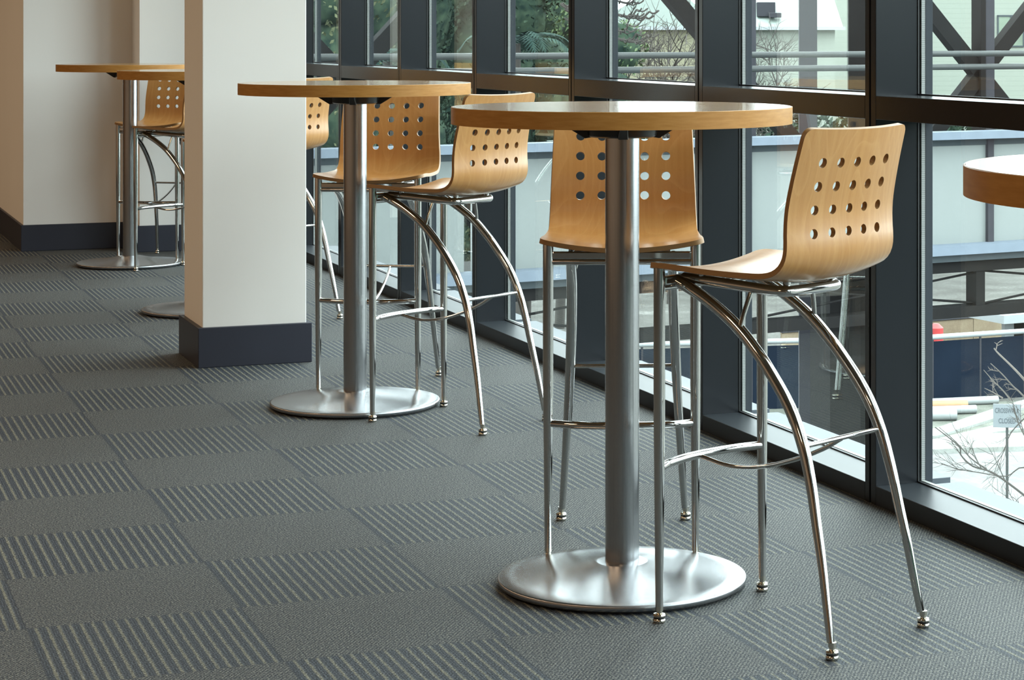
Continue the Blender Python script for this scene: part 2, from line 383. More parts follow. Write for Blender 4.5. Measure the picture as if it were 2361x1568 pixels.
def shell_mesh():
    PX, NX = .0535, 5; zr = [.826, .875, .9245, .974]; sr = [s_of_z(z) for z in zr]; PS = (sr[3]-sr[0])/3
    sa, sb = sr[0]-PS/2, sr[3]+PS/2
    rows = [0, .001, .003, .006, .010, .016, .024]+[.024+(sa-.024)*i/34 for i in range(1, 35)]
    rows += [sa+(sb-sa)*i/16 for i in range(1, 17)]
    rows += [sb+(PLEN-.02-sb)*i/4 for i in range(1, 5)]+[PLEN-.013, PLEN-.008, PLEN-.004, PLEN-.0015, PLEN]
    xin = [-NX*PX/2+PX*i/4 for i in range(NX*4+1)]; XI = NX*PX/2
    V, Fc = [], []                                # 2D verts (x,s) and faces
    def xs(s):
        w = half_w(s); mr = [XI+(w-XI)*k/4 for k in (1, 2, 3, 4)]
        return [-v for v in reversed(mr)]+xin+mr
    grid = []
    for s in rows:
        grid.append([len(V)+i for i in range(len(xin)+8)]); V += [(x, s) for x in xs(s)]
    r0 = 6+34; # index of row sa
    holes = [(r0+4*j, 4+4*i) for j in range(4) for i in range(NX)]
    skip = set()
    for (rj, ci) in holes:
        for a in range(4):
            for b in range(4): skip.add((rj+a, ci+b))
    for j in range(len(rows)-1):
        for i in range(len(grid[0])-1):
            if (j, i) in skip: continue
            Fc.append((grid[j][i], grid[j][i+1], grid[j+1][i+1], grid[j+1][i]))
    for (rj, ci) in holes:
        per = [grid[rj][ci+k] for k in range(4)]+[grid[rj+k][ci+4] for k in range(4)]+[grid[rj+4][ci+4-k] for k in range(4)]+[grid[rj+4-k][ci] for k in range(4)]
        cx = (V[per[0]][0]+V[per[8]][0])/2; cs = (V[per[0]][1]+V[per[8]][1])/2; prev = per
        for rad in (.0152, .0109):
            ring = []
            for k in range(16):
                an = math.radians(225+22.5*k); ring.append(len(V)); V.append((cx+rad*math.cos(an), cs+rad*math.sin(an)))
            for k in range(16): Fc.append((prev[k], prev[(k+1) % 16], ring[(k+1) % 16], ring[k]))
            prev = ring
    bm = bmesh.new(); uvl = bm.loops.layers.uv.new('UVMap'); pl = bm.loops.layers.uv.new('plies')
    top, bot = [], []
    for x, s in V:
        p, n = shell_point(x, s), shell_normal(x, s); top.append(bm.verts.new(p+n*TH)); bot.append(bm.verts.new(p-n*TH))
    cnt = {}
    for f in Fc:
        for a, b in zip(f, f[1:]+f[:1]): cnt[(a, b)] = 1
        for vs, off in ((top, 0), (bot, 3.1)):
            idx = f if off == 0 else tuple(reversed(f)); q = bm.faces.new([vs[i] for i in idx]); q.smooth = True
            for lp, i in zip(q.loops, idx): lp[uvl].uv = (V[i][0]+off, V[i][1])
    for (a, b) in list(cnt):
        if (b, a) in cnt: continue
        q = bm.faces.new((top[b], top[a], bot[a], bot[b])); q.material_index = 1; q.smooth = True
        for lp, (i, side) in zip(q.loops, ((b, 1), (a, 1), (a, 0), (b, 0))): lp[pl].uv = (side, 0); lp[uvl].uv = (V[i][0], V[i][1])
    return bm
ARCH = [(.0,.7115),(.0592,.6889),(.1062,.6663),(.1525,.6390),(.1846,.6150),(.2123,.5905),(.2515,.5513),(.3105,.478),(.3481,.4035),(.3719,.3275),(.3890,.2517),(.4065,.1758),(.4213,.0997),(.4345,.032)]
def arch_x(z): return .120+.037*max(0, (.71-z)/.71)**1.4
def glide(parent, x, y, z0=0):
    bm = bmesh.new(); lathe(bm, [(0,.0005),(.0120,.0005),(.0135,.003),(.0135,.006),(.0118,.0085),(.0095,.0088)], 24, 0, (x, y))
    lathe(bm, [(.0095,.0086),(.0122,.0090),(.0122,.0122),(.0095,.0126)], 24, 1, (x, y))
    lathe(bm, [(.0095,.0124),(.0128,.0130),(.0134,.0155),(.0120,.0188),(.0080,.0200),(.0062,.0205),(.0062,.0235),(.0082,.0245),(.0082,.0340),(0,.0345)], 24, 0, (x, y))
    return link('foot_glide', bm, [M['brass'], M['rubber']], parent, smooth=35)
def make_stool():
    r = empty('bar_stool'); fa, fb = .1715, .157
    link('seat_shell', shell_mesh(), [M['wood'], M['ply']], r, smooth=38)
    for s in (1, -1):
        path = [(s*fa, 0, .034+(.741-.034)*i/16) for i in range(17)]
        lg = tube_obj('leg', path, lambda i, p: .0082+.0040*min(1, max(0, (p.z-.03)/.40)), M['chrome'], r, 24)
        glide(lg, s*fa, 0)
        pa = smooth_path([(s*arch_x(z), y, z) for y, z in ARCH], 4)
        lg = tube_obj('leg', pa, lambda i, p: .0082+.0045*min(1, max(0, (p.z-.03)/.42)), M['chrome'], r, 24)
        glide(lg, s*fb, .4395)
        tube_obj('strut', [(s*.102, .190, .699), (s*.118, .184, .655), (s*.1265, .1795, .622)], .0052, M['chrome'], r, 14)
    # seat frame: U of tube under the shell, front crossbar between the legs
    u = [(.104,.010,.715),(.104,.10,.712),(.104,.19,.708),(.102,.235,.7055),(.090,.262,.704),(.070,.272,.7035),(0,.274,.7035)]
    u = u+[(-x, y, z) for x, y, z in reversed(u[:-1])]
    tube_obj('seat_frame', smooth_path(u, 5), .0112, M['chrome'], r, 18)
    tube_obj('crossbar', [(-.165, 0, .6985), (0, 0, .6985), (.165, 0, .6985)], .0078, M['chrome'], r, 16)
    bm = bmesh.new(); box(bm, (-.162, -.006, .704), (.162, .010, .722)); link('front_bracket', bm, M['chrome'], r, bevel=.003)
    for x, y, z in ((.075,.262,.712),(-.075,.262,.712),(.104,.06,.722),(-.104,.06,.722)):
        bm = bmesh.new(); lathe(bm, [(0, z), (.008, z), (.0085, z+.003), (.0085, z+.012), (0, z+.014)], 16, 0, (x, y)); link('spacer', bm, M['chrome'], r, smooth=40)
    fr = [(-.166,0,.322),(-.12,-.020,.322),(-.06,-.032,.322),(0,-.036,.322),(.06,-.032,.322),(.12,-.020,.322),(.166,0,.322)]
    tube_obj('footrest', smooth_path(fr, 4), .0090, M['chrome'], r, 18)
    ys, zs = .3475, .4035; xs_ = arch_x(zs)-.006
    tube_obj('stretcher', [(-xs_, ys, zs), (0, ys, zs), (xs_, ys, zs)], .0052, M['chrome'], r, 14)
    tube_obj('tie_rod', smooth_path([(0,-.030,.318),(0,.05,.308),(0,.14,.318),(0,.23,.345),(0,.30,.375),(0,.345,.401)], 5), .0048, M['chrome'], r, 14)
    return r
STOOLS = [
 ((1.8586, 4.3690), -153.05, 'wooden stool with its back to the camera at the right of the nearest full table'),
 ((1.8929, 6.9539), -146.83, 'wooden stool turned away from the camera beside the table next to the white pillar'),
 ((1.8221, 4.8207), -21.26, 'wooden stool facing the camera behind the steel column of the nearest full table'),
 ((1.8615, 7.3619), -27.18, 'wooden stool facing the camera behind the table next to the white pillar'),
 ((1.8890, 9.6844), -148.98, 'wooden stool mostly hidden by the white pillar, its back showing at the pillar right edge'),
 ((1.8631, 11.7725), -143.66, 'wooden stool seen side on in front of the farthest table'),
 ((1.8528, 12.1138), -34.94, 'wooden stool facing the camera behind the farthest table column'),
 ((1.8790, 10.05), -25.0, 'wooden stool with only its seat corner showing left of the pillar'),
]
proto = make_stool()
for i, ((x, y), a, lab) in enumerate(STOOLS):
    o = proto if i == 0 else copy_tree(proto)
    o.location = (x, y, 0); o.rotation_euler = (0, 0, math.radians(a)); tag(o, lab, 'stool', 'bar stools at the high tables')

# ---------------------------------------------------------------- high table
def make_table():
    r = empty('high_table')
    R, T, H = .381, .0375, 1.067
    bm = bmesh.new(); lathe(bm, [(0, H-T), (R-.002, H-T), (R-.002, H-.0015), (R-.0032, H), (0, H)], 160); link('tabletop', bm, M['top'], r, smooth=30)
    bm = bmesh.new(); lathe(bm, [(R-.0021, H-T-.0002), (R, H-T), (R, H-.0008), (R-.0012, H-.0001), (R-.0021, H-.0004)], 160); link('edge_band', bm, M['edge'], r, smooth=30)
    bm = bmesh.new(); lathe(bm, [(0, H-T-.0315), (.070, H-T-.0315), (.077, H-T-.028), (.0835, H-T-.001), (0, H-T-.001)], 64)
    for k in range(4):
        a = k*PI/2+PI/2-YAW+.06; c, s = math.cos(a), math.sin(a)
        def P(u, v, z): return (u*c-v*s, u*s+v*c, z)
        zt, zb = H-T-.0006, H-T-.030
        q = [P(.06, -.013, zb), P(.083, -.011, zb-.004), P(.083, .011, zb-.004), P(.06, .013, zb), P(.06, -.013, zt), P(.137, -.008, zt), P(.137, .008, zt), P(.06, .013, zt)]
        vs = [bm.verts.new(p) for p in q]
        for f in ((0,3,2,1),(4,5,6,7),(0,1,5,4),(1,2,6,5),(2,3,7,6),(3,0,4,7)): bm.faces.new([vs[i] for i in f])
    bmesh.ops.recalc_face_normals(bm, faces=bm.faces); link('mounting_plate', bm, M['black'], r, smooth=35, bevel=.0015)
    bm = bmesh.new(); lathe(bm, [(0, .049), (.0381, .049), (.0381, H-T-.029), (0, H-T-.029)], 72); link('column', bm, M['pole'], r, smooth=40)
    RB = .2777
    bm = bmesh.new(); prof = [(0,.006),(RB-.006,.006),(RB-.001,.007),(RB,.010),(RB,.0165),(RB-.0012,.0182),(RB-.006,.0198),(.235,.0222),(.20,.0252),(.165,.0292),(.13,.0345),(.10,.0402),(.078,.0452),(.064,.0485),(.058,.0498),(.056,.0502),(0,.0502)]
    lathe(bm, prof, 160); link('base', bm, M['base'], r, smooth=40)
    bm = bmesh.new(); lathe(bm, [(0,0),(.262,0),(.262,.0065),(0,.0065)], 96); link('base_underside', bm, M['rubber'], r, smooth=40)
    return r
TABLES = [((1.75123, 4.6309), 'round high table nearest the middle of the floor, whole top and base in view'),
          ((1.77296, 7.1836), 'round high table standing just right of the white pillar'),
          ((1.76197, 9.8630), 'round high table half hidden behind the left side of the white pillar'),
          ((1.74472, 11.9980), 'farthest round high table in front of the beige end wall'),
          ((1.6990, 2.2280), 'round high table cut off by the right edge of the photo')]
proto_t = make_table()
for i, ((x, y), lab) in enumerate(TABLES):
    o = proto_t if i == 0 else copy_tree(proto_t)
    o.location = (x, y, 0); tag(o, lab, 'table', 'round high tables along the window')
# ---------------------------------------------------------------- outside: ground 11 m below, footbridge, building site, street, buildings, trees
GZ = -10.5
sY, cY = math.sin(YAW), math.cos(YAW)
def site(u, d, z=None, v=None):
    """a place outdoors: distance d metres along the view axis, u across; z is a real height"""
    r = (u-CX)/F_PX*d; z = z if z is not None else EYE-(v-HY)*d/F_PX
    return Vector((d*sY+r*cY, d*cY-r*sY, z))
def ground(u, v): return site(u, (EYE-GZ)*F_PX/(v-HY), GZ)
M['steel'] = flat('bridge_steel', (.012, .0115, .0115), .7, spec=.06, var=.15, nscale=1.5)
M['steel_mid'] = flat('bridge_column_steel', (.034, .034, .040), .7, spec=.1, var=.06)
M['flange'] = flat('bridge_flange_paint', (.13, .155, .19), .7, spec=.1, var=.05)
M['flange_dark'] = flat('shade_strip_and_frame_grey', (.050, .060, .066), .7, spec=.1, var=.05)  # darker tone holds the shading under the flanges; also a window frame grey
M['panel'] = flat('frosted_panel', (.165, .180, .177), .35, var=.02, nscale=.6)
M['rail'] = flat('handrail_steel', (.040, .044, .044), .45, spec=.25)
M['siding'] = None
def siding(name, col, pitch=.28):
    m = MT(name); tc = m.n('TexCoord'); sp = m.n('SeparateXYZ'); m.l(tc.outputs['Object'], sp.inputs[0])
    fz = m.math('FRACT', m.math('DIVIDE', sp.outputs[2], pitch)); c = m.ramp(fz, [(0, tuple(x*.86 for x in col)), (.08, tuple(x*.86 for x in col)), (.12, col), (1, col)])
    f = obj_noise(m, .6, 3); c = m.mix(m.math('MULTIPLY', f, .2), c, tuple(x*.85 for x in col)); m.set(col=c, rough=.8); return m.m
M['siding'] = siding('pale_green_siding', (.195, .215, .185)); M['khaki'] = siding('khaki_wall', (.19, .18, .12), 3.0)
M['roof'] = flat('pale_metal_roof', (.21, .245, .225), .6, var=.04, nscale=.8)
M['win'] = flat('building_window', (.12, .155, .115), .25, var=.2, nscale=1)
M['soil'] = None
def groundmat(name, stops, scale, rough=.95):
    m = MT(name); f = obj_noise(m, scale, 9); g = obj_noise(m, scale*14, 4); f = m.math('ADD', m.math('MULTIPLY', f, .6), m.math('MULTIPLY', g, .4))
    m.set(col=m.ramp(f, stops), rough=rough); return m.m
M['soil'] = groundmat('site_rubble', [(.36, (.038, .036, .031)), (.5, (.062, .061, .055)), (.6, (.088, .088, .080)), (.68, (.17, .17, .16))], .55)
M['road'] = groundmat('wet_road', [(.4, (.105, .105, .104)), (.6, (.155, .153, .152))], .25)
M['kerb'] = groundmat('kerb_concrete', [(.4, (.19, .20, .185)), (.62, (.27, .28, .27))], .8)
M['verge'] = groundmat('gravel_verge', [(.38, (.06, .065, .053)), (.62, (.125, .13, .11))], 1.6)
M['navy'] = flat('navy_fence_cloth', (.0075, .012, .021), .9, spec=.03, var=.15, nscale=.8)
M['pvc'] = flat('white_plastic_pipe', (.22, .235, .235), .5, var=.03)
M['orange'] = flat('orange_pipe', (.28, .15, .07), .5)
M['ply_outer'] = groundmat('hoarding_timber', [(.35, (.16, .115, .075)), (.65, (.23, .185, .125))], 1.2)
M['red'] = flat('red_paint', (.35, .03, .03), .5)
M['white'] = flat('white_paint', (.24, .26, .27), .5, var=.02)
M['signw'] = flat('sign_sheet', (.15, .168, .18), .5, var=.02)
M['signt'] = flat('sign_lettering', (.045, .055, .065), .6)
M['bark'] = flat('twig_bark', (.040, .035, .031), .9, var=.3, nscale=4)
M['bark_lit'] = flat('lit_twig_bark', (.085, .072, .062), .9, var=.3, nscale=4)  # same bark with the light on the upper twigs put into its colour
def leafmat(name, a, b):
    m = MT(name); m.set(col=m.mix(m.ramp(obj_noise(m, 2.6, 9), [(.38, (0, 0, 0)), (.66, (1, 1, 1))]), a, b), rough=.9, spec=.1); return m.m
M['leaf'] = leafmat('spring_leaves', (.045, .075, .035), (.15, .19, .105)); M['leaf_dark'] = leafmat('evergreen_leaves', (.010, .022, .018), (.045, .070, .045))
M['leaf_olive'] = leafmat('olive_leaves', (.05, .06, .032), (.12, .13, .075)); M['palm'] = leafmat('palm_leaves', (.008, .02, .018), (.03, .055, .045))

# ground surfaces
bm = bmesh.new(); box(bm, (4.5, -150, GZ-.5), (220, 230, GZ)); g = link('ground', bm, M['soil']); g['kind'] = 'structure'
bm = bmesh.new(); box(bm, (6, -92, GZ), (160, -80, 7)); g = link('unseen_sky_blocker', bm, M['leaf_dark']); g['kind'] = 'structure'  # unseen block added to darken sky reflections on the mullion sides
def strip(name, pix, mat, h, lab=None, cat=None):
    bm = bmesh.new(); pts = [ground(u, v) for u, v in pix]; lo = [bm.verts.new((p.x, p.y, GZ-.05)) for p in pts]; hi = [bm.verts.new((p.x, p.y, GZ+h)) for p in pts]
    bm.faces.new(hi); bm.faces.new(list(reversed(lo)))
    for i in range(len(pts)): j = (i+1) % len(pts); bm.faces.new((lo[i], lo[j], hi[j], hi[i]))
    bmesh.ops.recalc_face_normals(bm, faces=bm.faces); o = link(name, bm, mat)
    if lab: tag(o, lab, cat)
    return o
o = strip('road', [(300, 1040), (1700, 1040), (2700, 1012), (3600, 1012), (3600, 2600), (300, 2600)], M['road'], .03); o['kind'] = 'structure'
strip('kerb', [(1500, 1038), (2100, 1034), (2230, 1012), (2700, 1006), (2700, 1032), (2230, 1046), (2100, 1052), (1500, 1062)], M['kerb'], .16, 'broad pale concrete kerb along the near edge of the road works', 'kerb')
strip('kerb', [(1900, 1020), (2155, 997), (2300, 948), (2375, 926), (2375, 942), (2310, 968), (2160, 1014), (1900, 1036)], M['kerb'], .12, 'upper pale kerb curving up towards the sign', 'kerb')
strip('kerb', [(2155, 1022), (2290, 990), (2420, 975), (2420, 990), (2300, 1004), (2160, 1036)], M['kerb'], .12, 'lower pale kerb running under the sign', 'kerb')
strip('verge', [(1500, 955), (2420, 925), (2420, 1006), (2230, 1012), (2100, 1034), (1500, 1038)], M['verge'], .04).__setitem__('kind', 'structure')

# fence with navy cloth and a white top rail
fe = empty('site_fence', ground(2150, 932)); tag(fe, 'long navy cloth site fence with a white top rail', 'fence')
def fpt(u, v=None):
    v = 945-(u-1733)*(13/417.) if u < 2150 else 932-(u-2150)*(17/211.)
    p = ground(u, v); p.z = 0; return p
fu = [700, 900, 1100, 1300, 1480, 1600, 1733, 1850, 2000, 2150, 2260, 2361, 2500]
bm = bmesh.new()
for a, b in zip(fu, fu[1:]):
    p, q = fpt(a), fpt(b); n = Vector((-(q-p).y, (q-p).x, 0)).normalized()*.02
    vs = [bm.verts.new((w.x-fe.location.x+s*n.x, w.y-fe.location.y+s*n.y, z)) for z in (0, 1.98) for w, s in ((p, 1), (q, 1), (q, -1), (p, -1))]
    for f in ((0,1,2,3),(7,6,5,4),(0,4,5,1),(1,5,6,2),(2,6,7,3),(3,7,4,0)): bm.faces.new([vs[i] for i in f])
bmesh.ops.recalc_face_normals(bm, faces=bm.faces); link('cloth', bm, M['navy'], fe)
tube_obj('top_rail', [(fpt(u).x-fe.location.x, fpt(u).y-fe.location.y, 2.12) for u in fu], .085, M['white'], fe, 10)
for u in fu[4:]:
    p = fpt(u)-fe.location; tube_obj('post', [(p.x, p.y, 0), (p.x, p.y, 2.1)], .04, M['steel_mid'], fe, 8)

# pipes lying on the verge
def pipe(u0, v0, u1, v1, r, lift, mat, lab):
    a, b = ground(u0, v0), ground(u1, v1); c = (a+b)/2; bm = bmesh.new(); d = (b-a)/2; dz = Vector((0, 0, r+lift))
    tube(bm, [-d+dz, d+dz], r, 16); bmesh.ops.recalc_face_normals(bm, faces=bm.faces)
    o = link('drain_pipe', bm, mat, smooth=40, loc=(c.x, c.y, GZ+.04)); tag(o, lab, 'pipe', 'pipes lying on the gravel verge')
pipe(2040, 974, 2205, 972, .17, 0, M['pvc'], 'white pipe lying nearest the kerb left of the sign')
pipe(2090, 951, 2230, 948, .15, 0, M['orange'], 'orange pipe lying among the white pipes')
pipe(2100, 961, 2250, 956, .13, 0, M['pvc'], 'thin white pipe between the orange pipe and the nearest pipe')
pipe(2120, 942, 2300, 934, .13, 0, M['pvc'], 'white pipe closest to the foot of the navy fence')
pipe(1800, 985, 2000, 978, .16, 0, M['pvc'], 'white pipe seen through the second window from the right')
pipe(1850, 966, 2010, 960, .14, 0, M['pvc'], 'thin white pipe seen beyond the right stool legs')

# crosswalk sign
sp_ = site(2322, 55, GZ); sg = empty('street_sign', sp_, -YAW-math.atan((2322-CX)/F_PX)); tag(sg, 'small white sign reading CROSSWALK CLOSED on a thin post', 'sign')
tube_obj('post', [(0, 0, 0), (0, 0, 2.0)], .035, M['rail'], sg, 10)
bm = bmesh.new(); box(bm, (-.345, -.04, 1.93), (.345, -.02, 2.52)); link('plate', bm, M['signw'], sg, bevel=.01)
def text(body, z, size, parent):
    c = bpy.data.curves.new('lettering', 'FONT'); c.body = body; c.size = size; c.align_x = 'CENTER'; c.extrude = .002; c.offset = .002
    o = bpy.data.objects.new('lettering', c); COL.objects.link(o); c.materials.append(M['signt'])
    dg = bpy.context.evaluated_depsgraph_get(); me = bpy.data.meshes.new_from_object(o.evaluated_get(dg)); bpy.data.objects.remove(o)
    t = bpy.data.objects.new('lettering', me); COL.objects.link(t); t.parent = parent; t.location = (0, -.043, z); t.rotation_euler = (PI/2, 0, 0)
    w = max(v.co.x for v in me.vertices)-min(v.co.x for v in me.vertices); t.scale = (.60/w if body[1] == 'R' else .42/w, 1.15, 1)
text('CROSSWALK', 2.295, .15, sg); text('CLOSED', 2.04, .15, sg)

# hoarding, cabin, red barrel
def boxthing(name, c, size, rz, mat, lab, cat):
    bm = bmesh.new(); box(bm, (-size[0]/2, -size[1]/2, 0), (size[0]/2, size[1]/2, size[2])); o = link(name, bm, mat, bevel=.02); o.location = c; o.rotation_euler = (0, 0, rz)
    return tag(o, lab, cat) if lab else o
hp = site(2235, 84, GZ); hd = empty('timber_hoarding', hp, .12); tag(hd, 'low plywood hoarding panels behind the white rail', 'hoarding')
for i in range(6):
    bm = bmesh.new(); box(bm, (-8.4+i*2.15-.01, -.03, 0), (-8.4+i*2.15+2.1, .03, .92)); link('panel', bm, M['ply_outer'], hd)
bm = bmesh.new(); box(bm, (-8.4, -.08, .92), (4.5, .08, .96)); link('capping', bm, M['steel_mid'], hd)
cb = empty('site_cabin', site(2352, 80, GZ), .1); tag(cb, 'white site cabin with a dark opening right of the hoarding', 'cabin')
bm = bmesh.new(); box(bm, (-.75, -.1, 0), (-.35, .1, 1.45)); box(bm, (3.2, -.1, 0), (3.4, .1, 1.45)); link('wall', bm, M['white'], cb)
bm = bmesh.new(); box(bm, (-1.6, -1.2, 1.45), (4.5, 1.2, 1.75)); link('roof', bm, M['white'], cb)
bm = bmesh.new(); box(bm, (-.35, .3, 0), (3.2, .4, 1.45)); link('back_wall', bm, M['steel'], cb)
rb = site(2158, 78, GZ); bm = bmesh.new(); lathe(bm, [(0,0),(.26,0),(.26,.55),(.23,.55),(.23,.75),(.26,.75),(.26,1.35),(.1,1.5),(0,1.5)], 20); o = link('traffic_barrel', bm, M['red'], smooth=40); o.location = rb; tag(o, 'red barrel at the left end of the plywood hoarding', 'barrel')

# footbridge
A_AX = math.radians(60.2); D0 = 30.0; XC0 = (2155-CX)/F_PX*D0
def bt(u): q = (u-CX)/F_PX; return (q*D0-XC0)/(math.sin(A_AX)-q*math.cos(A_AX))
p0 = site(2155, D0, 0); fb = empty('footbridge', p0, PI/2-YAW-A_AX); tag(fb, 'dark steel truss footbridge with frosted panels crossing outside the windows', 'bridge')
T0, T1 = bt(560), bt(2700)
def bpart(name, boxes, mat, bevel=0):
    bm = bmesh.new()
    for a, b in boxes: box(bm, a, b)
    return link(name, bm, mat, fb, bevel=bevel)
bpart('upper_flange', [((T0, -.25, -.205), (T1, .05, -.10))], M['flange'])
bpart('upper_shade_strip', [((T0, -.02, -.30), (T1, .1, -.205))], M['flange_dark'])  # shading below the flange, put in as a darker strip
bpart('lower_flange', [((T0, -.3, -1.76), (T1, .05, -1.635)), ], M['flange'])
bpart('lower_shade_strip', [((T0, -.2, -1.86), (T1, .05, -1.76))], M['flange_dark'])  # shaded underside of the flange, coloured in as a dark strip
bpart('deck_beam', [((T0, -.1, -2.02), (T1, .2, -1.85)), ((T0, .2, -1.95), (T1, 2.6, -1.8))], M['steel'])
bpart('bottom_beam', [((T0, -.1, -2.64), (T1, .2, -2.49))], M['steel'])
SP = bt(2275)-bt(1715); tp = [bt(800), bt(2279)-SP, bt(2279), bt(2279)+SP]; tdiv = [bt(2279)-SP*k for k in (4, 3, 2, 1, 0, -1)]
ed = [T0]+tdiv+[T1]
for a, b in zip(ed, ed[1:]):
    bpart('frosted_panel', [((a+.05, 0, -1.635), (b-.05, .03, -.30))], M['panel'])
for t in tp:
    bpart('panel_post', [((t-.05, -.06, -1.64), (t+.05, .05, -.2))], M['steel_mid'])
    bpart('column', [((t+.185, .32, -1.8), (t+.35, .52, 4.5))], M['steel_mid'])
    bpart('column_flange', [((t+.10, .30, -1.8), (t+.185, .52, 4.5))], M['steel'])
    bpart('hanger', [((t-.27, -.08, -2.55), (t-.12, .15, -1.95))], M['steel'])
    H = 2.45
    for sgn in ((1, -1) if t != tp[1] else (1,)):
        bm = bmesh.new(); w = .105; zc = .70
        for (x0, z0, x1, z1) in ((-H*sgn*.98, H, H*sgn*.98, -H),):
            d = Vector((x1-x0, 0, z1-z0)).normalized(); nn = Vector((-d.z, 0, d.x))*w
            vs = [bm.verts.new(Vector((t+x, y, zc+z))+nn*s+Vector((.15, 0, -.04))) for y in (.34, .50) for (x, z, s) in ((x0, z0, 1), (x1, z1, 1), (x1, z1, -1), (x0, z0, -1))]
            for f in ((0,1,2,3),(7,6,5,4),(0,4,5,1),(1,5,6,2),(2,6,7,3),(3,7,4,0)): bm.faces.new([vs[i] for i in f])
        bmesh.ops.recalc_face_normals(bm, faces=bm.faces); link('brace', bm, M['steel'], fb)
    for s1 in (0, 1):
        x0, x1 = t-.1, t-.1+SP
        z0, z1 = (-2.03, -2.48) if s1 else (-2.48, -2.03)
        tube_obj('truss_rod', [(x0, 0, z0), (x1, 0, z1)], .016, M['steel'], fb, 8)
for z in (.955, .775): tube_obj('handrail', [(T0, -.12, z), (T1, -.12, z)], .040, M['rail'], fb, 12)
bpart('roof_beam', [((T0, .2, 4.2), (T1, .7, 4.6))], M['steel'])
bpart('pier', [((bt(1990), .8, GZ), (bt(1990)+.5, 1.3, -1.9)), ((bt(900), .8, GZ), (bt(900)+.5, 1.3, -1.9))], M['steel'])
for u, wd, mt, lab in ((1863, .26, 'steel_mid', 'grey steel column standing beyond the handrails, seen in the second window from the right'), (1975, .24, 'steel', 'black steel column beside the mullion in the second window from the right')):
    p = site(u, 32, GZ); bm = bmesh.new(); w2 = wd/2
    box(bm, (-w2, -.05, 0), (w2, -.03, 15.5)); box(bm, (-w2, .13, 0), (w2, .15, 15.5)); box(bm, (-.012, -.03, 0), (.012, .13, 15.5)); box(bm, (-w2, -.03, 0), (-w2+.012, .13, 15.5))
    o = link('steel_column', bm, M[mt]); o.location = p; o.rotation_euler = (0, 0, -YAW); tag(o, lab, 'column')

# buildings across the site
def house(name, u0, u1, d, zeave, zridge, gable, wall, roof, lab, depth=9, ridge_u=None):
    a, b = site(u0, d, GZ), site(u1, d, GZ); w = (b-a).length; e = empty(name, a, -YAW); tag(e, lab, 'building'); h = zeave-GZ
    bm = bmesh.new(); box(bm, (0, 0, 0), (w, depth, h)); link('wall', bm, wall, e)
    bm = bmesh.new(); hr = zridge-GZ
    if gable:
        rx = (site(ridge_u, d, GZ)-a).length if ridge_u else w/2
        q = [(-.4, -.4, h), (w+.4, -.4, h), (w+.4, depth, h), (-.4, depth, h), (rx, -.4, hr), (rx, depth, hr)]; fs = ((0,1,4),(2,3,5),(1,2,5,4),(3,0,4,5),(0,3,2,1))
    else:
        q = [(-.4, -.4, h), (w+.4, -.4, h), (w+.4, depth, h), (-.4, depth, h), (1.0, depth*.6, hr), (w-.4, depth*.6, hr)]; fs = ((0,1,5,4),(2,3,4,5),(1,2,5),(3,0,4),(0,3,2,1))
    vs = [bm.verts.new(p) for p in q]
    for f in fs: bm.faces.new([vs[i] for i in f])
    bmesh.ops.recalc_face_normals(bm, faces=bm.faces); link('roof', bm, roof, e)
    bm = bmesh.new(); box(bm, (-.5, -.55, h-.14), (w+.5, -.38, h+.03)); link('gutter', bm, M['white'], e)
    return e
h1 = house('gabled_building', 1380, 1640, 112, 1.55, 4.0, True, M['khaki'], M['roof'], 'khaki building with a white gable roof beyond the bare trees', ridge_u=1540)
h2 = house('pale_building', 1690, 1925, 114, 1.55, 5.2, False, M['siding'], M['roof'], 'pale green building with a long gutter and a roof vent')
bm = bmesh.new(); vx = (site(1768, 114, GZ)-site(1690, 114, GZ)).length
box(bm, (vx-.5, .2, 12.6), (vx+.45, 1.6, 13.35)); box(bm, (vx+.1, -.2, 12.55), (vx+.75, .3, 12.8)); link('roof_vent', bm, M['steel_mid'], h2, bevel=.03)
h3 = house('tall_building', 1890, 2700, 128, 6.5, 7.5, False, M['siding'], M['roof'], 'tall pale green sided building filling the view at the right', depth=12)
wx = (site(2330, 128, GZ)-site(1890, 128, GZ)).length
bm = bmesh.new(); box(bm, (wx-.72, -.06, 11.0), (wx+.72, .02, 12.75)); wf = link('window', bm, M['win'], h3)
bm = bmesh.new()
for a, b in (((wx-.78, -.1, 12.7), (wx+.78, 0, 12.8)), ((wx-.78, -.1, 10.95), (wx+.78, 0, 11.03)), ((wx-.03, -.1, 11), (wx+.03, 0, 12.75)), ((wx-.78, -.1, 11), (wx-.70, 0, 12.75)), ((wx+.70, -.1, 11), (wx+.78, 0, 12.75))): box(bm, a, b)
link('window_frame', bm, M['flange_dark'], h3)

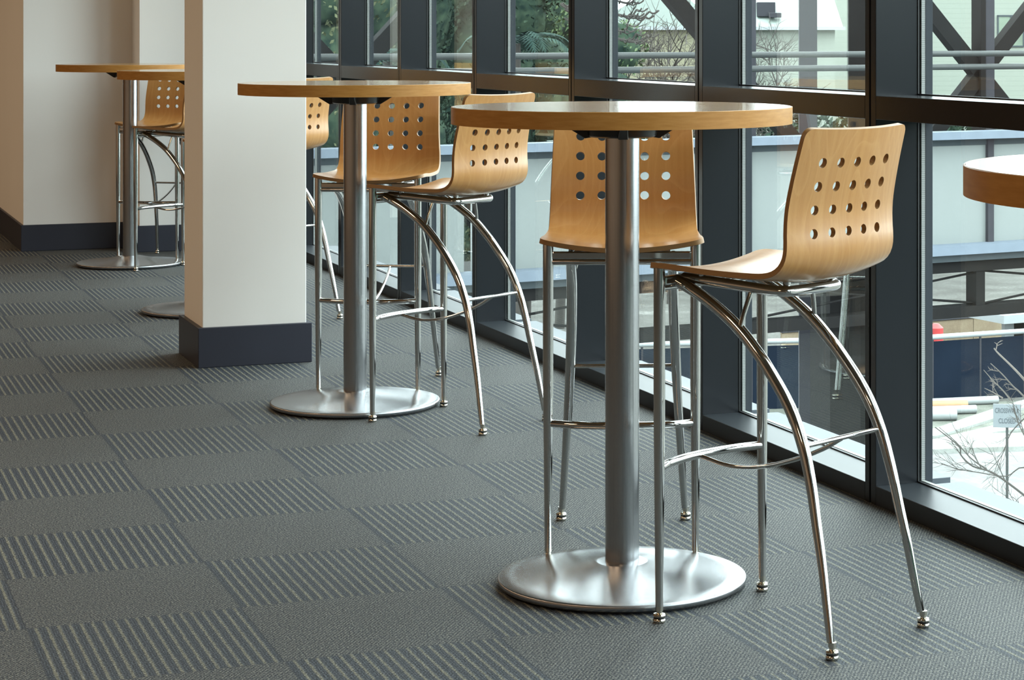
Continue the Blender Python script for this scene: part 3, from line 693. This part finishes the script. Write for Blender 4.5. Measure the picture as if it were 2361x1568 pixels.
# trees
def leaf_cloud(bm, cen, rad, n, size, rnd):
    for _ in range(n):
        while True:
            p = Vector((rnd.uniform(-1, 1), rnd.uniform(-1, 1), rnd.uniform(-1, 1)))
            if p.length < 1: break
        p = p.normalized()*(p.length**.5); c = Vector(cen)+Vector((p.x*rad[0], p.y*rad[1], p.z*rad[2]))
        a = Vector((rnd.gauss(0, 1), rnd.gauss(0, 1), rnd.gauss(0, 1))).normalized(); b = a.orthogonal().normalized(); s = size*rnd.uniform(.5, 1.3)
        cc = a.cross(b); bm.faces.new([bm.verts.new(c+b*s), bm.verts.new(c+cc*s*.5), bm.verts.new(c-b*s), bm.verts.new(c-cc*s*.5)])
def tree(name, u, d, h, rad, mat, lab, seed, n=2600, size=.22, z0=.25):
    rnd = random.Random(seed); e = empty(name, site(u, d, GZ)); tag(e, lab, 'tree', 'trees beyond the footbridge')
    tube_obj('trunk', smooth_path([(0, 0, 0), (.15, 0, h*.3), (-.1, .1, h*.6), (.05, 0, h*.9)], 4), lambda i, p: .22*(1-p.z/h*.85), M['bark'], e, 8)
    bm = bmesh.new(); k = 16; core = bmesh.new()
    for i in range(k):
        z = h*(z0+(1-z0)*(i+.5)/k); f = math.sin(PI*min(1, .25+.75*(1-(i+.5)/k)))*.6+.4; a = rnd.uniform(0, 2*PI); off = rad*.5*f
        leaf_cloud(bm, (off*math.cos(a), off*math.sin(a), z), (rad*.65*f, rad*.65*f, h*.10), n//k, size, rnd)
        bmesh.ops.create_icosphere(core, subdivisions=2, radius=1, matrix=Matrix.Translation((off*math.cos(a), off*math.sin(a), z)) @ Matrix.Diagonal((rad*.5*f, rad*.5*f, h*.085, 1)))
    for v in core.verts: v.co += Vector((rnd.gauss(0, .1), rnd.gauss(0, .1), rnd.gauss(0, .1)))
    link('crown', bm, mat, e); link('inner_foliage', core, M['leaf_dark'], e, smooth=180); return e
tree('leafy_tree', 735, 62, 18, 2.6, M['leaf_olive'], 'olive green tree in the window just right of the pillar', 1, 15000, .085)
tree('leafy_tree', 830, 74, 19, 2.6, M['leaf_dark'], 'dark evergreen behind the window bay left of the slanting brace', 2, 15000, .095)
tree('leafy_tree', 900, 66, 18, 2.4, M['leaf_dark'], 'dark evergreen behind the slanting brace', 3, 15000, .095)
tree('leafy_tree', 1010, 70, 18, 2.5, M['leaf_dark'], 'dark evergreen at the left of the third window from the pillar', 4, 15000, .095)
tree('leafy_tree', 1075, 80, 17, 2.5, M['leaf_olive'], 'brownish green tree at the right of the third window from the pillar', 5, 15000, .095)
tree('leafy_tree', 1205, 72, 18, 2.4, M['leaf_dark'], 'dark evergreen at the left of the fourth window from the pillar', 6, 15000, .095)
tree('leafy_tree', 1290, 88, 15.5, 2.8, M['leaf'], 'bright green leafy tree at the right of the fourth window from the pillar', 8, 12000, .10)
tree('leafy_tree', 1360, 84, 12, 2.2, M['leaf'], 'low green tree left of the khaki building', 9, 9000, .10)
def twigs(bm, p, d, L, r, depth, rnd, spread=.55, droop=0):
    n = 5; pts = [p]; cur = d.normalized()
    for i in range(n):
        cur = (cur+Vector((rnd.gauss(0, .09), rnd.gauss(0, .09), rnd.gauss(0, .09)-droop))).normalized(); pts.append(pts[-1]+cur*L/n)
    tube(bm, pts, lambda i, q: r*(1-.55*i/n), 5 if depth < 2 else 7)
    if depth <= 0: return
    for i in range(2, n+1):
        for _ in range(rnd.choice((1, 1, 2))):
            dd = (cur+Vector((rnd.gauss(0, 1), rnd.gauss(0, 1), rnd.gauss(0, 1))).normalized()*spread*1.6).normalized()
            twigs(bm, pts[i], dd, L*rnd.uniform(.45, .72), r*.55, depth-1, rnd, spread, droop)
def bare_tree(u, d, h, lab, seed, r=.14):
    rnd = random.Random(seed); e = empty('bare_tree', site(u, d, GZ)); tag(e, lab, 'tree', 'bare trees in front of the buildings')
    tube_obj('trunk', [(0, 0, 0), (.1, 0, h*.4), (0, 0, h*.62)], lambda i, p: r*(1.2-.5*p.z/h), M['bark'], e, 8)
    bm = bmesh.new()
    for k in range(6):
        a = k*1.05+rnd.random(); twigs(bm, Vector((0, 0, h*(.45+.035*k))), Vector((math.cos(a)*.7, math.sin(a)*.7, .8)), h*.26, r*.5, 3, rnd)
    link('branches', bm, M['bark'], e); return e
bare_tree(1455, 92, 13.2, 'bare tree at the left edge of the khaki building', 11)
bare_tree(1545, 96, 12.6, 'bare spreading tree in the middle of the khaki wall', 12)
bare_tree(1725, 98, 11.2, 'bare twiggy tree beside the mullion left of the pale green building', 13)
# monkey puzzle: drooping scaly arms at the top of the window
rnd = random.Random(5); mk = empty('monkey_puzzle_tree', site(1402, 60, GZ)); tag(mk, 'dark monkey puzzle tree reaching down at the top left of the khaki building window', 'tree')
tube_obj('trunk', [(0, 0, 0), (0, 0, 16)], .2, M['bark'], mk, 8); bm = bmesh.new()
for k in range(46):
    a = rnd.uniform(0, 2*PI); z = 11.5+rnd.random()*4; L = 1.25*rnd.uniform(.6, 1); c, s = math.cos(a), math.sin(a)
    P = smooth_path([(0, 0, z), (c*L*.4, s*L*.4, z-.10), (c*L*.8, s*L*.8, z-.14), (c*L, s*L, z+.04)], 3); tube(bm, P, .028, 5)
    for q in P[3::2]:
        for sg in (1, -1): tube(bm, smooth_path([q, q+Vector((c*.12-s*sg*.12, s*.12+c*sg*.12, -.06)), q+Vector((c*.24-s*sg*.2, s*.24+c*sg*.2, .03))], 2), .022, 5)
link('branches', bm, M['bark'], mk)
# palms added outdoors in place of fronds reflected in the glass
def palm(u, d, ztop, lab, seed):
    rnd = random.Random(seed); e = empty('reflected_palm', site(u, d, GZ)); tag(e, lab, 'palm', 'palms added for fronds reflected in the windows'); h = ztop-GZ
    tube_obj('trunk', [(0, 0, 0), (.05, 0, h*.5), (0, 0, h)], .11, M['bark'], e, 10); bm = bmesh.new()
    for k in range(15):
        a = 2*PI*k/15+rnd.random()*.3; c, s = math.cos(a), math.sin(a); L = rnd.uniform(1.0, 1.4); up = rnd.uniform(.15, .6)
        rib = smooth_path([(0, 0, h), (c*L*.4, s*L*.4, h+up*.5), (c*L*.8, s*L*.8, h+up*.35), (c*L*1.05, s*L*1.05, h-.15)], 5)
        for i, p in enumerate(rib[1:], 1):
            t = (rib[i]-rib[i-1]).normalized(); side = Vector((-s, c, 0)); ll = .34*math.sin(PI*min(1, .15+i/len(rib)*.85))
            for sg in (1, -1):
                tip = p+side*sg*ll+t*ll*.7-Vector((0, 0, .10)); w = t*.045; bm.faces.new([bm.verts.new(p-w), bm.verts.new(p+w), bm.verts.new(tip)])
    link('fronds', bm, M['palm'], e)
palm(1190, 52, 1.0, 'added palm for the reflected fronds at the left of the fourth window from the pillar', 21)
palm(893, 50, .60, 'added palm for the reflected fronds at the foot of the slanting brace', 22)
# hedge below the buildings
rnd = random.Random(31); he = site(1900, 104, GZ); bm = bmesh.new()
for k in range(70): leaf_cloud(bm, (-24+k*.62, rnd.uniform(-.4, .4), rnd.uniform(6.6, 7.8)), (.9, .8, 1.2), 110, .22, rnd)
for k in range(70): leaf_cloud(bm, (-24+k*.62, rnd.uniform(-.4, .4), rnd.uniform(3.5, 6)), (.9, .8, 1.8), 60, .3, rnd)
o = link('tall_hedge', bm, M['leaf_dark']); o.location = he; o.rotation_euler = (0, 0, -YAW); tag(o, 'tall dark hedge below the pale buildings', 'hedge')
# the young street tree whose bare twigs cross the right window
st = empty('street_tree', site(2520, 15, GZ)); tag(st, 'young bare street tree whose twigs cross the lower right window', 'tree')
tube_obj('trunk', smooth_path([(0, 0, 0), (.05, 0, 4), (0, .05, 8.0), (.02, 0, 9.4)], 5), lambda i, p: .085*(1.1-p.z/12), M['bark'], st, 10)
def sp15(u, v, dd=15): return site(u, dd, v=v)-st.location
rnd = random.Random(3); bm = bmesh.new(); bm2 = bmesh.new()
def branch(bmx, pts, r, side=5, dd=15, ln=.17):
    if bmx is bm2: ln = .07
    P = smooth_path([sp15(u, v, dd) for u, v in pts], 4); tube(bmx, P, lambda i, q: r*(.35+.65*i/len(P)), 6)
    for _ in range(side):
        i = rnd.randrange(2, len(P)-2); d = (P[i-1]-P[i]).normalized()+Vector((rnd.gauss(0, .6), rnd.gauss(0, .3), rnd.gauss(0, .6))); twigs(bmx, P[i], d, ln*rnd.uniform(.5, 1.2), r*.4, 1, rnd, .5)
branch(bm, [(2156, 985), (2210, 1028), (2216, 1050), (2243, 1075), (2285, 1088), (2330, 1118), (2390, 1165), (2470, 1230), (2520, 1330)], .010, 9)
branch(bm, [(2165, 985), (2205, 1020), (2240, 1058), (2275, 1082)], .006, 5, 14.9)
branch(bm, [(2170, 1068), (2210, 1082), (2260, 1090), (2320, 1098), (2361, 1078), (2430, 1120), (2520, 1260)], .006, 8, 15.2)
branch(bm, [(2280, 1085), (2310, 1050), (2330, 1000), (2361, 965)], .005, 6, 14.8)
branch(bm, [(2335, 935), (2352, 985), (2385, 1040), (2470, 1140), (2520, 1260)], .008, 6, 14.7)
branch(bm, [(2255, 1125), (2290, 1145), (2340, 1160), (2420, 1220), (2520, 1340)], .006, 6, 15.1)
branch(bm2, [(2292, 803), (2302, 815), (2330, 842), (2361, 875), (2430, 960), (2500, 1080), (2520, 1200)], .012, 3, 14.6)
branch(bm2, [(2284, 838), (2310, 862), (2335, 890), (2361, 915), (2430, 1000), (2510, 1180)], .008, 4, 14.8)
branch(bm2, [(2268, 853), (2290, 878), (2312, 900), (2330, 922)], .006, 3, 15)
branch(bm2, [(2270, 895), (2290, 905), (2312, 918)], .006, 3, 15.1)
link('twigs', bm, M['bark'], st); link('lit_twigs', bm2, M['bark_lit'], st)
